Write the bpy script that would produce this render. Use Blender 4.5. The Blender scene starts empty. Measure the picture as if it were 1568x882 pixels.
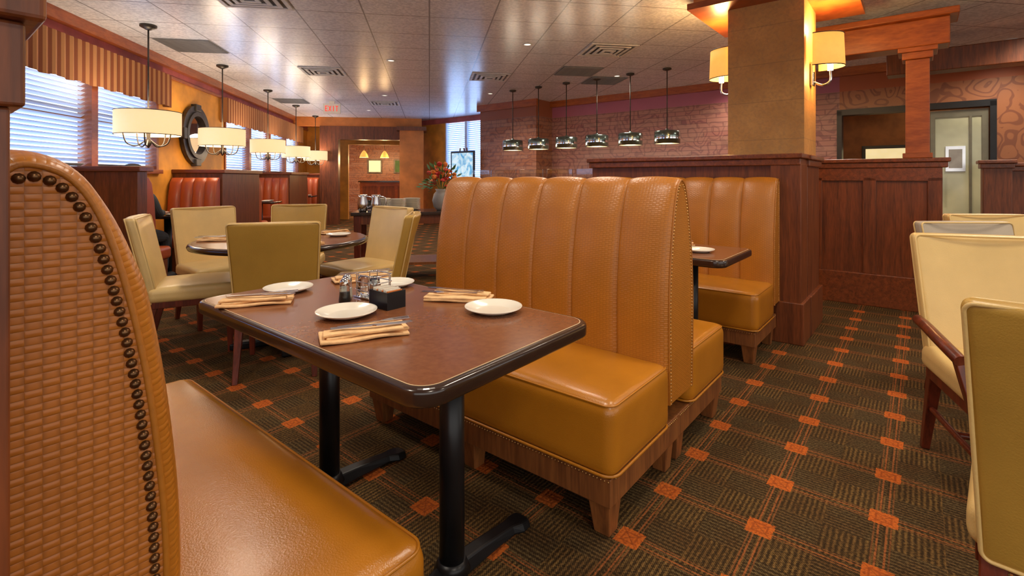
import bpy, bmesh, math, random
from mathutils import Vector, Matrix
random.seed(7)
TH=math.radians(50.7); CT,ST=math.cos(TH),math.sin(TH)
WA=math.radians(9.4); CW,SW=math.cos(WA),math.sin(WA)
H=2.75
def PQ(p,q): return (p*CT-q*ST, p*ST+q*CT)
def WW(x,t): return (x*CW-t*SW, x*SW+t*CW)
S=bpy.context.scene
# ------------------------------------------------ materials
def newmat(name):
    m=bpy.data.materials.new(name); m.use_nodes=True
    nt=m.node_tree; b=nt.nodes['Principled BSDF']; return m,nt,b
def sock(nt,n,i,v):
    if isinstance(v,(int,float)): n.inputs[i].default_value=v
    else: nt.links.new(v,n.inputs[i])
def M(nt,op,a,b=None,c=None):
    n=nt.nodes.new('ShaderNodeMath'); n.operation=op
    sock(nt,n,0,a)
    if b is not None: sock(nt,n,1,b)
    if c is not None: sock(nt,n,2,c)
    return n.outputs[0]
def MIX(nt,f,a,b):
    n=nt.nodes.new('ShaderNodeMix'); n.data_type='RGBA'
    if isinstance(f,(int,float)): n.inputs[0].default_value=f
    else: nt.links.new(f,n.inputs[0])
    for i,v in ((6,a),(7,b)):
        if isinstance(v,tuple): n.inputs[i].default_value=(*v[:3],1)
        else: nt.links.new(v,n.inputs[i])
    return n.outputs[2]
def coords(nt,kind='Object',scale=(1,1,1),rot=(0,0,0)):
    t=nt.nodes.new('ShaderNodeTexCoord'); m=nt.nodes.new('ShaderNodeMapping')
    m.inputs['Scale'].default_value=scale; m.inputs['Rotation'].default_value=rot
    nt.links.new(t.outputs[kind],m.inputs[0]); return m.outputs[0]
def noise(nt,vec,scale,detail=3,dist=0):
    n=nt.nodes.new('ShaderNodeTexNoise'); n.inputs['Scale'].default_value=scale
    n.inputs['Detail'].default_value=detail; n.inputs['Distortion'].default_value=dist
    nt.links.new(vec,n.inputs['Vector']); return n.outputs['Fac']
def bump(nt,b,h,strength=.3,dist=.01):
    n=nt.nodes.new('ShaderNodeBump'); n.inputs['Strength'].default_value=strength
    n.inputs['Distance'].default_value=dist
    nt.links.new(h,n.inputs['Height']); nt.links.new(n.outputs[0],b.inputs['Normal'])
def ramp(nt,f,lo,hi):
    n=nt.nodes.new('ShaderNodeMapRange'); n.inputs[1].default_value=lo; n.inputs[2].default_value=hi
    nt.links.new(f,n.inputs[0]); return n.outputs[0]
def simple(name,c,rough=.5,metal=0,var=.15,ns=8,bs=0,bsc=200,coat=0,emit=None,es=0,trans=0):
    m,nt,b=newmat(name); v=coords(nt)
    f=noise(nt,v,ns); c2=tuple(max(0,x*(1-var)) for x in c); c3=tuple(min(1,x*(1+var)) for x in c)
    nt.links.new(MIX(nt,ramp(nt,f,.35,.65),c2,c3),b.inputs['Base Color'])
    b.inputs['Roughness'].default_value=rough; b.inputs['Metallic'].default_value=metal
    b.inputs['Coat Weight'].default_value=coat; b.inputs['Transmission Weight'].default_value=trans
    if emit: b.inputs['Emission Color'].default_value=(*emit,1); b.inputs['Emission Strength'].default_value=es
    if bs: bump(nt,b,noise(nt,v,bsc,2),bs,.002)
    return m
def leather(name,c,rough=.33,coat=.12):
    m,nt,b=newmat(name); v=coords(nt)
    f=noise(nt,v,5,4)
    nt.links.new(MIX(nt,ramp(nt,f,.3,.7),tuple(x*.85 for x in c),c),b.inputs['Base Color'])
    b.inputs['Roughness'].default_value=rough
    b.inputs['Coat Weight'].default_value=coat; b.inputs['Coat Roughness'].default_value=.2
    h=M(nt,'ADD',noise(nt,v,260,2),M(nt,'MULTIPLY',noise(nt,v,9,3),1.4)); bump(nt,b,h,.16,.005)
    return m
def weave(name,c,su=.020,sv=.011,bs=.55,dk=.62,rough=.42,coat=0):
    m,nt,b=newmat(name)
    t=nt.nodes.new('ShaderNodeTexCoord'); s=nt.nodes.new('ShaderNodeSeparateXYZ'); nt.links.new(t.outputs['UV'],s.inputs[0])
    x=M(nt,'DIVIDE',s.outputs[0],su); y=M(nt,'DIVIDE',s.outputs[1],sv)
    par=M(nt,'FLOORED_MODULO',M(nt,'ADD',M(nt,'FLOOR',x),M(nt,'FLOOR',y)),2)
    sx=M(nt,'SINE',M(nt,'MULTIPLY',M(nt,'FRACT',x),math.pi)); sy=M(nt,'SINE',M(nt,'MULTIPLY',M(nt,'FRACT',y),math.pi))
    a=M(nt,'MULTIPLY',sy,M(nt,'POWER',sx,.3)); a2=M(nt,'MULTIPLY',M(nt,'MULTIPLY',sx,.55),M(nt,'POWER',sy,.3))
    h=M(nt,'ADD',M(nt,'MULTIPLY',a,M(nt,'SUBTRACT',1,par)),M(nt,'MULTIPLY',a2,par))
    v=coords(nt); f=noise(nt,v,9,3)
    base=MIX(nt,ramp(nt,f,.3,.7),tuple(k*.85 for k in c),c)
    nt.links.new(MIX(nt,ramp(nt,h,0,.45),tuple(k*dk for k in c),base),b.inputs['Base Color'])  # gaps between strands darkened in the colour, standing for crevice shade
    b.inputs['Roughness'].default_value=rough; b.inputs['Coat Weight'].default_value=coat; b.inputs['Coat Roughness'].default_value=.25
    bump(nt,b,h,bs,.0025); return m
def wood(name,c1,c2,rough=.35,sc=(14,14,1.2)):
    m,nt,b=newmat(name); v=coords(nt,'Object',sc)
    f=noise(nt,v,2.2,6,.6); g=noise(nt,v,9,4,.2)
    k=M(nt,'ADD',M(nt,'MULTIPLY',f,.6),M(nt,'MULTIPLY',g,.4))
    nt.links.new(MIX(nt,ramp(nt,k,.36,.64),c2,c1),b.inputs['Base Color'])
    b.inputs['Roughness'].default_value=rough; bump(nt,b,g,.12,.003); return m
MT={}
MT['tan']=leather('tan_leather',(.50,.185,.012),.27,.22)
MT['weave']=weave('woven_leather',(.50,.172,.015),.014,.008,.30,.78,.36,.08)
MT['weaved']=weave('woven_leather_panel',(.50,.160,.022),.015,.0085,.5,.60,.42)
MT['cream']=leather('cream_leather',(.80,.56,.22),.36)
MT['olive']=leather('ochre_leather',(.54,.32,.055),.42)
MT['grey']=leather('grey_leather',(.50,.42,.32),.4)
MT['red']=leather('russet_vinyl',(.46,.085,.022),.36)
MT['wood']=wood('red_oak',(.24,.062,.016),(.10,.025,.007),.4)
MT['woodh']=wood('red_oak_horizontal',(.26,.066,.017),(.11,.027,.008),.33,(1.2,14,14))
MT['trim']=wood('oak_crown',(.42,.11,.020),(.25,.055,.011),.35,(2,2,10))
MT['leg']=wood('cherry_leg',(.18,.03,.012),(.07,.013,.006),.3)
MT['boothleg']=wood('booth_leg',(.30,.105,.028),(.14,.045,.014),.4)
MT['black']=simple('black_metal',(.012,.012,.014),.35,.3)
MT['edge']=simple('table_edge',(.030,.014,.009),.22,0,coat=.4)
MT['inlay']=simple('inlay',(.60,.42,.24),.4)
MT['white']=simple('porcelain',(.84,.78,.66),.15,0,.03,coat=.4)
MT['napkin']=simple('napkin_cloth',(.80,.50,.24),.85,0,.12,30,.5,400)
MT['steel']=simple('polished_steel',(.66,.66,.68),.18,1,.05)
MT['chrome']=simple('chrome',(.7,.7,.7),.1,1,.03)
MT['bronze']=simple('bronze_nail',(.14,.07,.030),.32,.85,.2)
MT['brass']=simple('brass_nail',(.55,.30,.10),.35,.8,.2)
MT['dark']=simple('dark_pewter',(.07,.06,.05),.4,.6,.3)
MT['glass']=simple('clear_glass',(.9,.95,.93),.03,0,.01,trans=1)
MT['shade']=simple('linen_shade',(.8,.6,.35),.8,0,.05,40,emit=(1,.70,.36),es=.70)
MT['amber']=simple('amber_shade',(.85,.45,.10),.7,0,.05,20,emit=(1,.50,.10),es=.65)
MT['bulb']=simple('bulb',(1,.9,.7),.5,0,0,emit=(1,.82,.55),es=9)
MT['lens']=simple('downlight_lens',(.9,.85,.75),.5,0,0,emit=(1,.88,.7),es=1.2)
MT['grille']=simple('vent_white',(.70,.70,.68),.5)
MT['ventdark']=simple('vent_return',(.16,.16,.16),.6)
MT['gold']=simple('gold_wall',(.66,.28,.028),.6,0,.22,3,.3,60)
MT['maroon']=simple('maroon_wall',(.40,.09,.08),.6,0,.2,4)
MT['burnt']=simple('orange_soffit',(.62,.20,.04),.6,0,.2,3)
MT['blind']=simple('blind_slat',(.66,.71,.80),.4,0,.03)
MT['day']=simple('daylight_pane',(.2,.3,.5),.3,0,.0,emit=(.42,.62,1.0),es=3.3)
MT['green']=simple('leaf',(.05,.13,.03),.6)
MT['redf']=simple('red_petal',(.5,.03,.02),.6)
MT['orf']=simple('orange_petal',(.7,.18,.02),.6)
MT['stone']=simple('stone_vase',(.30,.29,.27),.5)
MT['skin']=simple('skin',(.45,.22,.13),.5)
MT['hair']=simple('hair',(.012,.009,.008),.6)
MT['shirt']=simple('dark_shirt',(.03,.035,.045),.8)
MT['mirror']=simple('mirror_glass',(.75,.75,.78),.03,1,.02)
MT['door']=simple('door_paint',(.14,.13,.09),.35,0,.1)
# table laminate: fine even mottle
m,nt,b=newmat('table_laminate'); v=coords(nt); f=noise(nt,v,60,4)
nt.links.new(MIX(nt,ramp(nt,f,.3,.7),(.175,.060,.023),(.225,.080,.030)),b.inputs['Base Color']); b.inputs['Roughness'].default_value=.19; MT['lam']=m
# plaster column
m,nt,b=newmat('column_plaster'); v=coords(nt); f=noise(nt,v,3.5,5,.4); g=noise(nt,v,40,5,.5)
c1=MIX(nt,ramp(nt,f,.3,.7),(.42,.20,.050),(.58,.30,.085)); c1=MIX(nt,M(nt,'MULTIPLY',ramp(nt,g,.42,.68),.55),c1,(.34,.18,.065))
s=nt.nodes.new('ShaderNodeSeparateXYZ'); nt.links.new(v,s.inputs[0])
def edge(a,per,w,off=0):
    f=M(nt,'FRACT',M(nt,'DIVIDE',M(nt,'ADD',a,off),per)); return M(nt,'LESS_THAN',M(nt,'MINIMUM',f,M(nt,'SUBTRACT',1,f)),w/per)
c1=MIX(nt,M(nt,'MULTIPLY',edge(s.outputs[2],.30,.003),.45),c1,(.22,.12,.05))
nt.links.new(c1,b.inputs['Base Color']); b.inputs['Roughness'].default_value=.55; bump(nt,b,g,.3,.008); MT['col']=m
# swirl wallpaper
def swirl(name,ca,cb,band,blind_refl=0):
    m,nt,b=newmat(name); v=coords(nt)
    d=nt.nodes.new('ShaderNodeVectorMath'); d.operation='ADD'
    nn=nt.nodes.new('ShaderNodeTexNoise'); nn.inputs['Scale'].default_value=2.2; nt.links.new(v,nn.inputs['Vector'])
    sc=nt.nodes.new('ShaderNodeVectorMath'); sc.operation='SCALE'; sc.inputs['Scale'].default_value=.5
    nt.links.new(nn.outputs['Color'],sc.inputs[0]); nt.links.new(v,d.inputs[0]); nt.links.new(sc.outputs[0],d.inputs[1])
    vo=nt.nodes.new('ShaderNodeTexVoronoi'); vo.inputs['Scale'].default_value=3.2; nt.links.new(d.outputs[0],vo.inputs['Vector'])
    w=M(nt,'SINE',M(nt,'MULTIPLY',vo.outputs['Distance'],26))
    col=MIX(nt,ramp(nt,w,.35,.75),ca,cb)
    s=nt.nodes.new('ShaderNodeSeparateXYZ'); nt.links.new(v,s.inputs[0])
    if blind_refl:  # brick-like rows: the window blinds' reflection painted into the wall colour
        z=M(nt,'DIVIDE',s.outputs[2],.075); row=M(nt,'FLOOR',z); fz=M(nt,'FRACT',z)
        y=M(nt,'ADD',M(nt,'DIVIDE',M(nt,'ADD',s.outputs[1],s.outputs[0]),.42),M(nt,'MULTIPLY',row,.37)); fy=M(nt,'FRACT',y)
        refl_gap=M(nt,'MAXIMUM',M(nt,'LESS_THAN',fz,.18),M(nt,'LESS_THAN',fy,.035))
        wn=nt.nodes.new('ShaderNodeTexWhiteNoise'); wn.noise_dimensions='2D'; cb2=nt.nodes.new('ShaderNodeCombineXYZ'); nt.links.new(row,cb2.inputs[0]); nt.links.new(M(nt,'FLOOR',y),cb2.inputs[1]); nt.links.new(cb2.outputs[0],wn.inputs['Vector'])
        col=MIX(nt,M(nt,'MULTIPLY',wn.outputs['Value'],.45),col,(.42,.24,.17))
        col=MIX(nt,M(nt,'MULTIPLY',refl_gap,.6),col,(.12,.045,.04))
    col=MIX(nt,M(nt,'GREATER_THAN',s.outputs[2],2.42),col,band)
    f=noise(nt,v,5,3); col=MIX(nt,M(nt,'MULTIPLY',f,.2),col,(.1,.04,.02))
    nt.links.new(col,b.inputs['Base Color']); b.inputs['Roughness'].default_value=.4; return m
MT['paper']=swirl('blind_reflection_wallpaper',(.36,.14,.11),(.22,.075,.07),(.38,.11,.16),1)  # its brick-like rows are painted reflections of blinds
MT['paperb']=swirl('blind_reflection_brown',(.30,.10,.04),(.18,.055,.025),(.28,.08,.03),1)  # same painted reflection rows in brown
MT['paper2']=swirl('swirl_wallpaper_gold',(.36,.13,.05),(.22,.07,.03),(.38,.09,.025))
# striped valance
m,nt,b=newmat('striped_valance'); v=coords(nt); s=nt.nodes.new('ShaderNodeSeparateXYZ'); nt.links.new(v,s.inputs[0])
w=M(nt,'GREATER_THAN',M(nt,'FRACT',M(nt,'DIVIDE',s.outputs[1],.11)),.5)
nt.links.new(MIX(nt,w,(.46,.21,.08),(.24,.07,.025)),b.inputs['Base Color']); b.inputs['Roughness'].default_value=.8; MT['val']=m
# ceiling tiles
m,nt,b=newmat('acoustic_tiles'); v=coords(nt); s=nt.nodes.new('ShaderNodeSeparateXYZ'); nt.links.new(v,s.inputs[0])
e=M(nt,'MAXIMUM',edge(s.outputs[0],.61,.007),edge(s.outputs[1],.61,.007))
sp=noise(nt,v,38,5)
tile=MIX(nt,ramp(nt,sp,.40,.60),(.66,.71,.77),(.90,.94,.98))
nt.links.new(MIX(nt,e,tile,(.32,.34,.37)),b.inputs['Base Color'])
b.inputs['Roughness'].default_value=.25; b.inputs['Specular IOR Level'].default_value=.6; bump(nt,b,sp,.15,.003); MT['ceil']=m
# carpet
m,nt,b=newmat('patterned_carpet'); v=coords(nt); s=nt.nodes.new('ShaderNodeSeparateXYZ'); nt.links.new(v,s.inputs[0])
X,Y=s.outputs[0],s.outputs[1]; G=.325
nz=noise(nt,v,110,3); nb_=noise(nt,v,7,3)
u=M(nt,'DIVIDE',M(nt,'SUBTRACT',X,1.86),G); w=M(nt,'DIVIDE',M(nt,'SUBTRACT',Y,.10),G)
du=M(nt,'MULTIPLY',M(nt,'ABSOLUTE',M(nt,'SUBTRACT',u,M(nt,'ROUND',u))),G)
dv=M(nt,'MULTIPLY',M(nt,'ABSOLUTE',M(nt,'SUBTRACT',w,M(nt,'ROUND',w))),G)
mx=M(nt,'MAXIMUM',du,dv)
par=M(nt,'FLOORED_MODULO',M(nt,'ADD',M(nt,'FLOOR',M(nt,'MULTIPLY',u,2)),M(nt,'FLOOR',M(nt,'MULTIPLY',w,2))),2)
def st(a,per): return M(nt,'SINE',M(nt,'MULTIPLY',a,2*math.pi/per))
a=M(nt,'ADD',M(nt,'MULTIPLY',st(X,.0165),par),M(nt,'MULTIPLY',st(Y,.0165),M(nt,'SUBTRACT',1,par)))
d2=M(nt,'MULTIPLY',st(X,.009),st(Y,.009))
k=M(nt,'ADD',M(nt,'MULTIPLY',a,.38),M(nt,'MULTIPLY',d2,.5)); k=M(nt,'ADD',k,M(nt,'MULTIPLY',M(nt,'SUBTRACT',nz,.5),2.6))
lo=(.034,.020,.009); hi=MIX(nt,par,(.23,.130,.040),(.16,.105,.042)); hi=MIX(nt,ramp(nt,nb_,.4,.7),hi,(.16,.080,.026))
col=MIX(nt,ramp(nt,k,-.3,.9),lo,hi)
def band(a,l,h): return M(nt,'MULTIPLY',M(nt,'GREATER_THAN',a,l),M(nt,'LESS_THAN',a,h))
ln=M(nt,'MAXIMUM',band(du,.009,.015),band(dv,.009,.015))
ln2=M(nt,'MAXIMUM',band(du,.021,.026),band(dv,.021,.026))
col=MIX(nt,M(nt,'MULTIPLY',ln,ramp(nt,nz,.28,.55)),col,(.30,.095,.028))
col=MIX(nt,M(nt,'MULTIPLY',ln2,ramp(nt,nz,.28,.55)),col,(.20,.075,.025))
sq=M(nt,'LESS_THAN',M(nt,'ADD',mx,M(nt,'MULTIPLY',M(nt,'SUBTRACT',nz,.5),.012)),.041)
oc=MIX(nt,M(nt,'MULTIPLY',band(mx,.019,.025),.6),(.52,.125,.020),(.24,.050,.012))
pet=M(nt,'LESS_THAN',M(nt,'ABSOLUTE',M(nt,'SUBTRACT',du,dv)),.003)
oc=MIX(nt,M(nt,'MULTIPLY',pet,.5),oc,(.18,.05,.015))
oc=MIX(nt,ramp(nt,nz,.45,.70),oc,(.26,.055,.015))
col=MIX(nt,sq,col,oc)
nt.links.new(col,b.inputs['Base Color']); b.inputs['Roughness'].default_value=.95; b.inputs['Specular IOR Level'].default_value=.1
bump(nt,b,M(nt,'ADD',nz,M(nt,'MULTIPLY',a,.2)),.5,.006); MT['carpet']=m
# art
m,nt,b=newmat('blue_artwork'); v=coords(nt); f=noise(nt,v,7,5,1)
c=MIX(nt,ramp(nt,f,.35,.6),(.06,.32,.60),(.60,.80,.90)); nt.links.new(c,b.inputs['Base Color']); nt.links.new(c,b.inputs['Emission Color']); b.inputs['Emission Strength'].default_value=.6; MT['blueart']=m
# ------------------------------------------------ geometry helpers
def empty(name,xy=(0,0),z=0,rot=0):
    o=bpy.data.objects.new(name,None); S.collection.objects.link(o); o.empty_display_size=.1
    o.location=(xy[0],xy[1],z); o.rotation_euler=(0,0,rot); return o
def link(name,me,mat,par=None,smooth=False):
    o=bpy.data.objects.new(name,me); S.collection.objects.link(o)
    if mat: me.materials.append(mat)
    if smooth:
        for p in me.polygons: p.use_smooth=True
    if par: o.parent=par
    return o
def mesh(name,vs,fs,mat,par=None,smooth=False,uv=None):
    me=bpy.data.meshes.new(name); me.from_pydata([tuple(v) for v in vs],[],fs)
    if uv:
        l=me.uv_layers.new(name='UVMap')
        for lp in me.loops: l.data[lp.index].uv=uv[lp.vertex_index]
    me.update(); bm=bmesh.new(); bm.from_mesh(me); bmesh.ops.recalc_face_normals(bm,faces=bm.faces); bm.to_mesh(me); bm.free()
    return link(name,me,mat,par,smooth)
BF=[(0,1,3,2),(4,6,7,5),(0,4,5,1),(2,3,7,6),(0,2,6,4),(1,5,7,3)]
def box(name,c,s,mat,par=None,bev=0,rot=None):
    hx,hy,hz=s[0]/2,s[1]/2,s[2]/2
    o=mesh(name,[(x,y,z) for x in(-hx,hx) for y in(-hy,hy) for z in(-hz,hz)],BF,mat,par); o.location=c
    if rot: o.rotation_euler=rot
    if bev:
        b=o.modifiers.new('b','BEVEL'); b.width=bev; b.segments=3
    return o
def boxr(name,x0,x1,y0,y1,z0,z1,mat,par=None,bev=0):
    return box(name,((x0+x1)/2,(y0+y1)/2,(z0+z1)/2),(abs(x1-x0),abs(y1-y0),abs(z1-z0)),mat,par,bev)
def frame_box(name,fr,x0,x1,y0,y1,z0,z1,mat,bev=0):
    o=mesh(name,[(x,y,z) for x in(x0,x1) for y in(y0,y1) for z in(z0,z1)],BF,mat); o.rotation_euler=(0,0,TH if fr=='P' else WA)
    if bev:
        b=o.modifiers.new('b','BEVEL'); b.width=bev; b.segments=2
    return o
def rbox(name,c,s,r,mat,par=None,crown=0,fn=None,n=8):
    def ax(h):
        L=[-h,-h+r*.12,-h+r*.35,-h+r*.65,-h+r]; inner=[-h+r+(2*h-2*r)*i/n for i in range(1,n)]
        return L+inner+[-x for x in reversed(L)]
    A=[ax(k/2) for k in s]; hh=[k/2 for k in s]; N=[len(a) for a in A]; D={}; vs=[]; fs=[]
    def V(i,j,k):
        if (i,j,k) in D: return D[(i,j,k)]
        p=[A[0][i],A[1][j],A[2][k]]; q=[max(-(h-r),min(h-r,x)) for x,h in zip(p,hh)]
        d=Vector([a-b for a,b in zip(p,q)]); l=d.length
        if l>1e-9: d*=r/l
        P=Vector(q)+d
        if crown:
            P.z+= (1 if P.z>0 else 0)*crown*(1-(P.x/hh[0])**2)*(1-(P.y/hh[1])**2)
        if fn: P=Vector(fn(P))
        D[(i,j,k)]=len(vs); vs.append(P); return D[(i,j,k)]
    X,Y,Z=N
    for i in range(X-1):
        for j in range(Y-1):
            for k in (0,Z-1): fs.append((V(i,j,k),V(i+1,j,k),V(i+1,j+1,k),V(i,j+1,k)))
    for i in range(X-1):
        for k in range(Z-1):
            for j in (0,Y-1): fs.append((V(i,j,k),V(i+1,j,k),V(i+1,j,k+1),V(i,j,k+1)))
    for j in range(Y-1):
        for k in range(Z-1):
            for i in (0,X-1): fs.append((V(i,j,k),V(i,j+1,k),V(i,j+1,k+1),V(i,j,k+1)))
    o=mesh(name,vs,fs,mat,par,True); o.location=c; return o
def lathe(name,prof,mat,par=None,loc=(0,0,0),seg=40,smooth=True,close=True):
    vs=[];fs=[]
    for r,z in prof:
        for i in range(seg):
            a=2*math.pi*i/seg; vs.append((r*math.cos(a),r*math.sin(a),z))
    for j in range(len(prof)-1):
        for i in range(seg):
            k=(i+1)%seg; fs.append((j*seg+i,j*seg+k,(j+1)*seg+k,(j+1)*seg+i))
    if close:
        fs.append(tuple(range(seg))[::-1]); fs.append(tuple((len(prof)-1)*seg+i for i in range(seg)))
    o=mesh(name,vs,fs,mat,par,False); o.location=loc
    if smooth:
        for p in o.data.polygons: p.use_smooth=len(p.vertices)==4
    return o
def cyl(name,r,z0,z1,mat,par=None,xy=(0,0),seg=32,r2=None):
    return lathe(name,[(r,z0),(r if r2 is None else r2,z1)],mat,par,(xy[0],xy[1],0),seg)
def tube(name,pts,r,mat,par=None,cyclic=False,res=3):
    cu=bpy.data.curves.new(name,'CURVE'); cu.dimensions='3D'; cu.bevel_depth=r; cu.bevel_resolution=res
    sp=cu.splines.new('POLY'); sp.points.add(len(pts)-1)
    for i,p in enumerate(pts): sp.points[i].co=(*p,1)
    sp.use_cyclic_u=cyclic; cu.materials.append(mat); cu.use_fill_caps=True
    o=bpy.data.objects.new(name,cu); S.collection.objects.link(o)
    if par: o.parent=par
    return o
def prism(name,outline,z0,z1,mat,par=None,bev=0,loc=(0,0,0),seg=3):
    n=len(outline); vs=[(x,y,z0) for x,y in outline]+[(x,y,z1) for x,y in outline]
    fs=[tuple(range(n))[::-1],tuple(range(n,2*n))]+[(i,(i+1)%n,n+(i+1)%n,n+i) for i in range(n)]
    o=mesh(name,vs,fs,mat,par); o.location=loc
    if bev:
        b=o.modifiers.new('b','BEVEL'); b.width=bev; b.segments=seg; b.limit_method='ANGLE'; b.angle_limit=math.radians(50)
        for p in o.data.polygons: p.use_smooth=len(p.vertices)==4
    return o
def rrect(w,h,r,n=8):
    out=[]
    for cx,cy,a0 in((w/2-r,h/2-r,0),(-w/2+r,h/2-r,90),(-w/2+r,-h/2+r,180),(w/2-r,-h/2+r,270)):
        for i in range(n+1):
            a=math.radians(a0+90*i/n); out.append((cx+r*math.cos(a),cy+r*math.sin(a)))
    return out
def leg(name,top,bot,wt,wb,mat,par,bev=.004):
    vs=[]
    for (c,w) in((bot,wb),(top,wt)):
        w2=w if isinstance(w,tuple) else (w,w)
        vs+=[(c[0]+sx*w2[0]/2,c[1]+sy*w2[1]/2,c[2]) for sx,sy in((-1,-1),(1,-1),(1,1),(-1,1))]
    fs=[(3,2,1,0),(4,5,6,7)]+[(i,(i+1)%4,4+(i+1)%4,4+i) for i in range(4)]
    o=mesh(name,vs,fs,mat,par); b=o.modifiers.new('b','BEVEL'); b.width=bev; b.segments=2; return o
def domes(name,items,r,mat,par):
    vs=[];fs=[];n=10
    for P,N in items:
        N=Vector(N).normalized(); U=N.orthogonal().normalized(); W=N.cross(U); b0=len(vs); P=Vector(P)
        for rr,hh in((1,0),(.8,.45),(.42,.72)):
            for i in range(n):
                a=2*math.pi*i/n; vs.append(P+U*(r*rr*math.cos(a))+W*(r*rr*math.sin(a))+N*(r*hh))
        vs.append(P+N*(r*.8))
        for j in range(2):
            for i in range(n):
                k=(i+1)%n; fs.append((b0+j*n+i,b0+j*n+k,b0+(j+1)*n+k,b0+(j+1)*n+i))
        for i in range(n): fs.append((b0+2*n+i,b0+2*n+(i+1)%n,b0+3*n))
    return mesh(name,vs,fs,mat,par,True)
def catmull(P,n=6):
    out=[]
    for i in range(len(P)-1):
        p0=P[max(i-1,0)];p1=P[i];p2=P[i+1];p3=P[min(i+2,len(P)-1)]
        for k in range(n):
            t=k/n; out.append(tuple(.5*((2*b)+(-a+c)*t+(2*a-5*b+4*c-d)*t*t+(-a+3*b-3*c+d)*t**3) for a,b,c,d in zip(p0,p1,p2,p3)))
    out.append(tuple(P[-1])); return out
def resample(pts,step):
    out=[Vector(pts[0])]; acc=0
    for a,b in zip(pts[:-1],pts[1:]):
        a=Vector(a);b=Vector(b);L=(b-a).length
        if L==0: continue
        d=step-acc
        while d<=L: out.append(a+(b-a)*d/L); d+=step
        acc=L-(d-step)
    return out
# ------------------------------------------------ booth
HALF=[(.125,.30),(.13,.50),(.13,.70),(.118,.86),(.095,1.0),(.07,1.10),(.045,1.165),(.022,1.19),(0,1.2)]
HALFB=[(.13,.30),(.135,.50),(.135,.70),(.125,.84),(.108,.97),(.085,1.08),(.062,1.15),(.035,1.188),(0,1.2)]
def booth(name,p0,qa,qb,sides,nch=6,top=1.19,bulge=.028,near=False):
    L=qb-qa; E=empty(name,PQ(p0,qa),0,TH)
    sc=top/1.2; HF=HALFB if near else HALF
    if len(sides)==2: path=[(-o,z*sc) for o,z in HF]+[(o,z*sc) for o,z in reversed(HF[:-1])]
    else:
        s=sides[0]; path=[(s*o,z*sc) for o,z in HF]+[(-s*.02,1.185*sc),(-s*.03,1.15*sc),(-s*.03,.9),(-s*.03,.3)]
    P=catmull(path,5); n=len(P)
    N=[]
    for i in range(n):
        a=Vector(P[max(i-1,0)]);b=Vector(P[min(i+1,n-1)]); t=(b-a).normalized(); nn=Vector((t.y,-t.x))
        if nn.dot(Vector(P[i])-Vector((0,min(P[i][1],1.0))))<0: nn=-nn
        N.append(nn)
    K=12; ys=[];bs=[]
    for c in range(nch):
        for k in range(K+(1 if c==nch-1 else 0)):
            f=(1-math.cos(math.pi*k/K))/2; ys.append((c+f)*L/nch); bs.append(bulge*math.sin(math.pi*k/K)**.85 if 0<k<K else 0)
    arc=[0]
    for i in range(1,n): arc.append(arc[-1]+(Vector(P[i])-Vector(P[i-1])).length)
    vs=[];uv=[];fs=[]
    for j,(y,bb) in enumerate(zip(ys,bs)):
        for i in range(n):
            w=1-.45*max(0,min(1,(P[i][1]-1.05)/.12))
            if len(sides)==1 and P[i][0]*sides[0]<-.015: w=.15
            vs.append((P[i][0]+N[i].x*bb*w,y,P[i][1]+N[i].y*bb*w)); uv.append((y,arc[i]))
    for j in range(len(ys)-1):
        for i in range(n-1): a=j*n+i; fs.append((a,a+1,a+n+1,a+n))
    mesh('channel_back',vs,fs,MT['weave'],E,True,uv)
    for nm,y in(('end_panel_near',-.002),('end_panel_far',L+.002)):
        vv=[(o,y,z) for o,z in P]; mesh(nm,vv,[tuple(range(n))],MT['weaved'] if near else MT['weave'],E,False,[(o,z) for o,z in P])
        tube('welt_'+nm,[(o,y,z) for o,z in P],.004,MT['weave'],E)
    it=[]; q=resample([(P[i][0]-N[i].x*.013,P[i][1]-N[i].y*.013) for i in range(n)],.0138)
    for a in q:
        if not near and a.y>top-.035 and abs(a.x)<.012: continue
        if near and a.x*sides[0]<-.006: continue
        it.append(((a.x,-.003,a.y),(0,-1,0)))
    domes('nailhead_trim',it,.0062 if near else .0040,MT['bronze'] if near else MT['brass'],E)
    for s in sides:
        sd='front' if s==sides[0] else 'rear'
        x0,x1=.115,.60
        rbox('seat_'+sd,(s*(x0+x1)/2,L/2,.335),(x1-x0,L+.01,.255),.045,MT['tan'],E,.018)
        o=rrect(x1-x0-.004,L+.006,.05); cx=s*(x0+x1)/2
        tube('seat_welt_'+sd,[(cx+a,L/2+b2,.222) for a,b2 in o],.005,MT['tan'],E,True)
        o=rrect(x1-x0-.018,L-.008,.04)
        tube('seat_top_welt_'+sd,[(cx+a,L/2+b2,.449) for a,b2 in o],.0035,MT['tan'],E,True)
        boxr('base_rail_'+sd,s*.0,s*(x1-.012),.012,L-.012,.115,.212,MT['boothleg'],E,.004)
        it=[]; d=.014
        nq=int((L-.04)/d)
        for i in range(nq): it.append(((s*(x1-.011),.02+i*d,.203),(s,0,0)))
        for i in range(int((x1-.05)/d)): it.append(((s*(.02+i*d),.011,.203),(0,-1,0)))
        domes('seat_nailheads_'+sd,it,.0035,MT['brass'],E)
        for i,y in enumerate((.06,L/2,L-.06)):
            leg(f'leg_{sd}_{i+1}',(s*(x1-.06),y,.15),(s*(x1-.068),y,0),.09,.058,MT['boothleg'],E)
            leg(f'leg_inner_{sd}_{i+1}',(s*.06,y,.15),(s*.06,y,0),.08,.055,MT['boothleg'],E)
    return E
booth('booth_bench',2.05,.77,2.12,(-1,1))
booth('booth_bench',.086,.775,2.12,(1,),top=1.215,bulge=.036,near=True)
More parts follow.
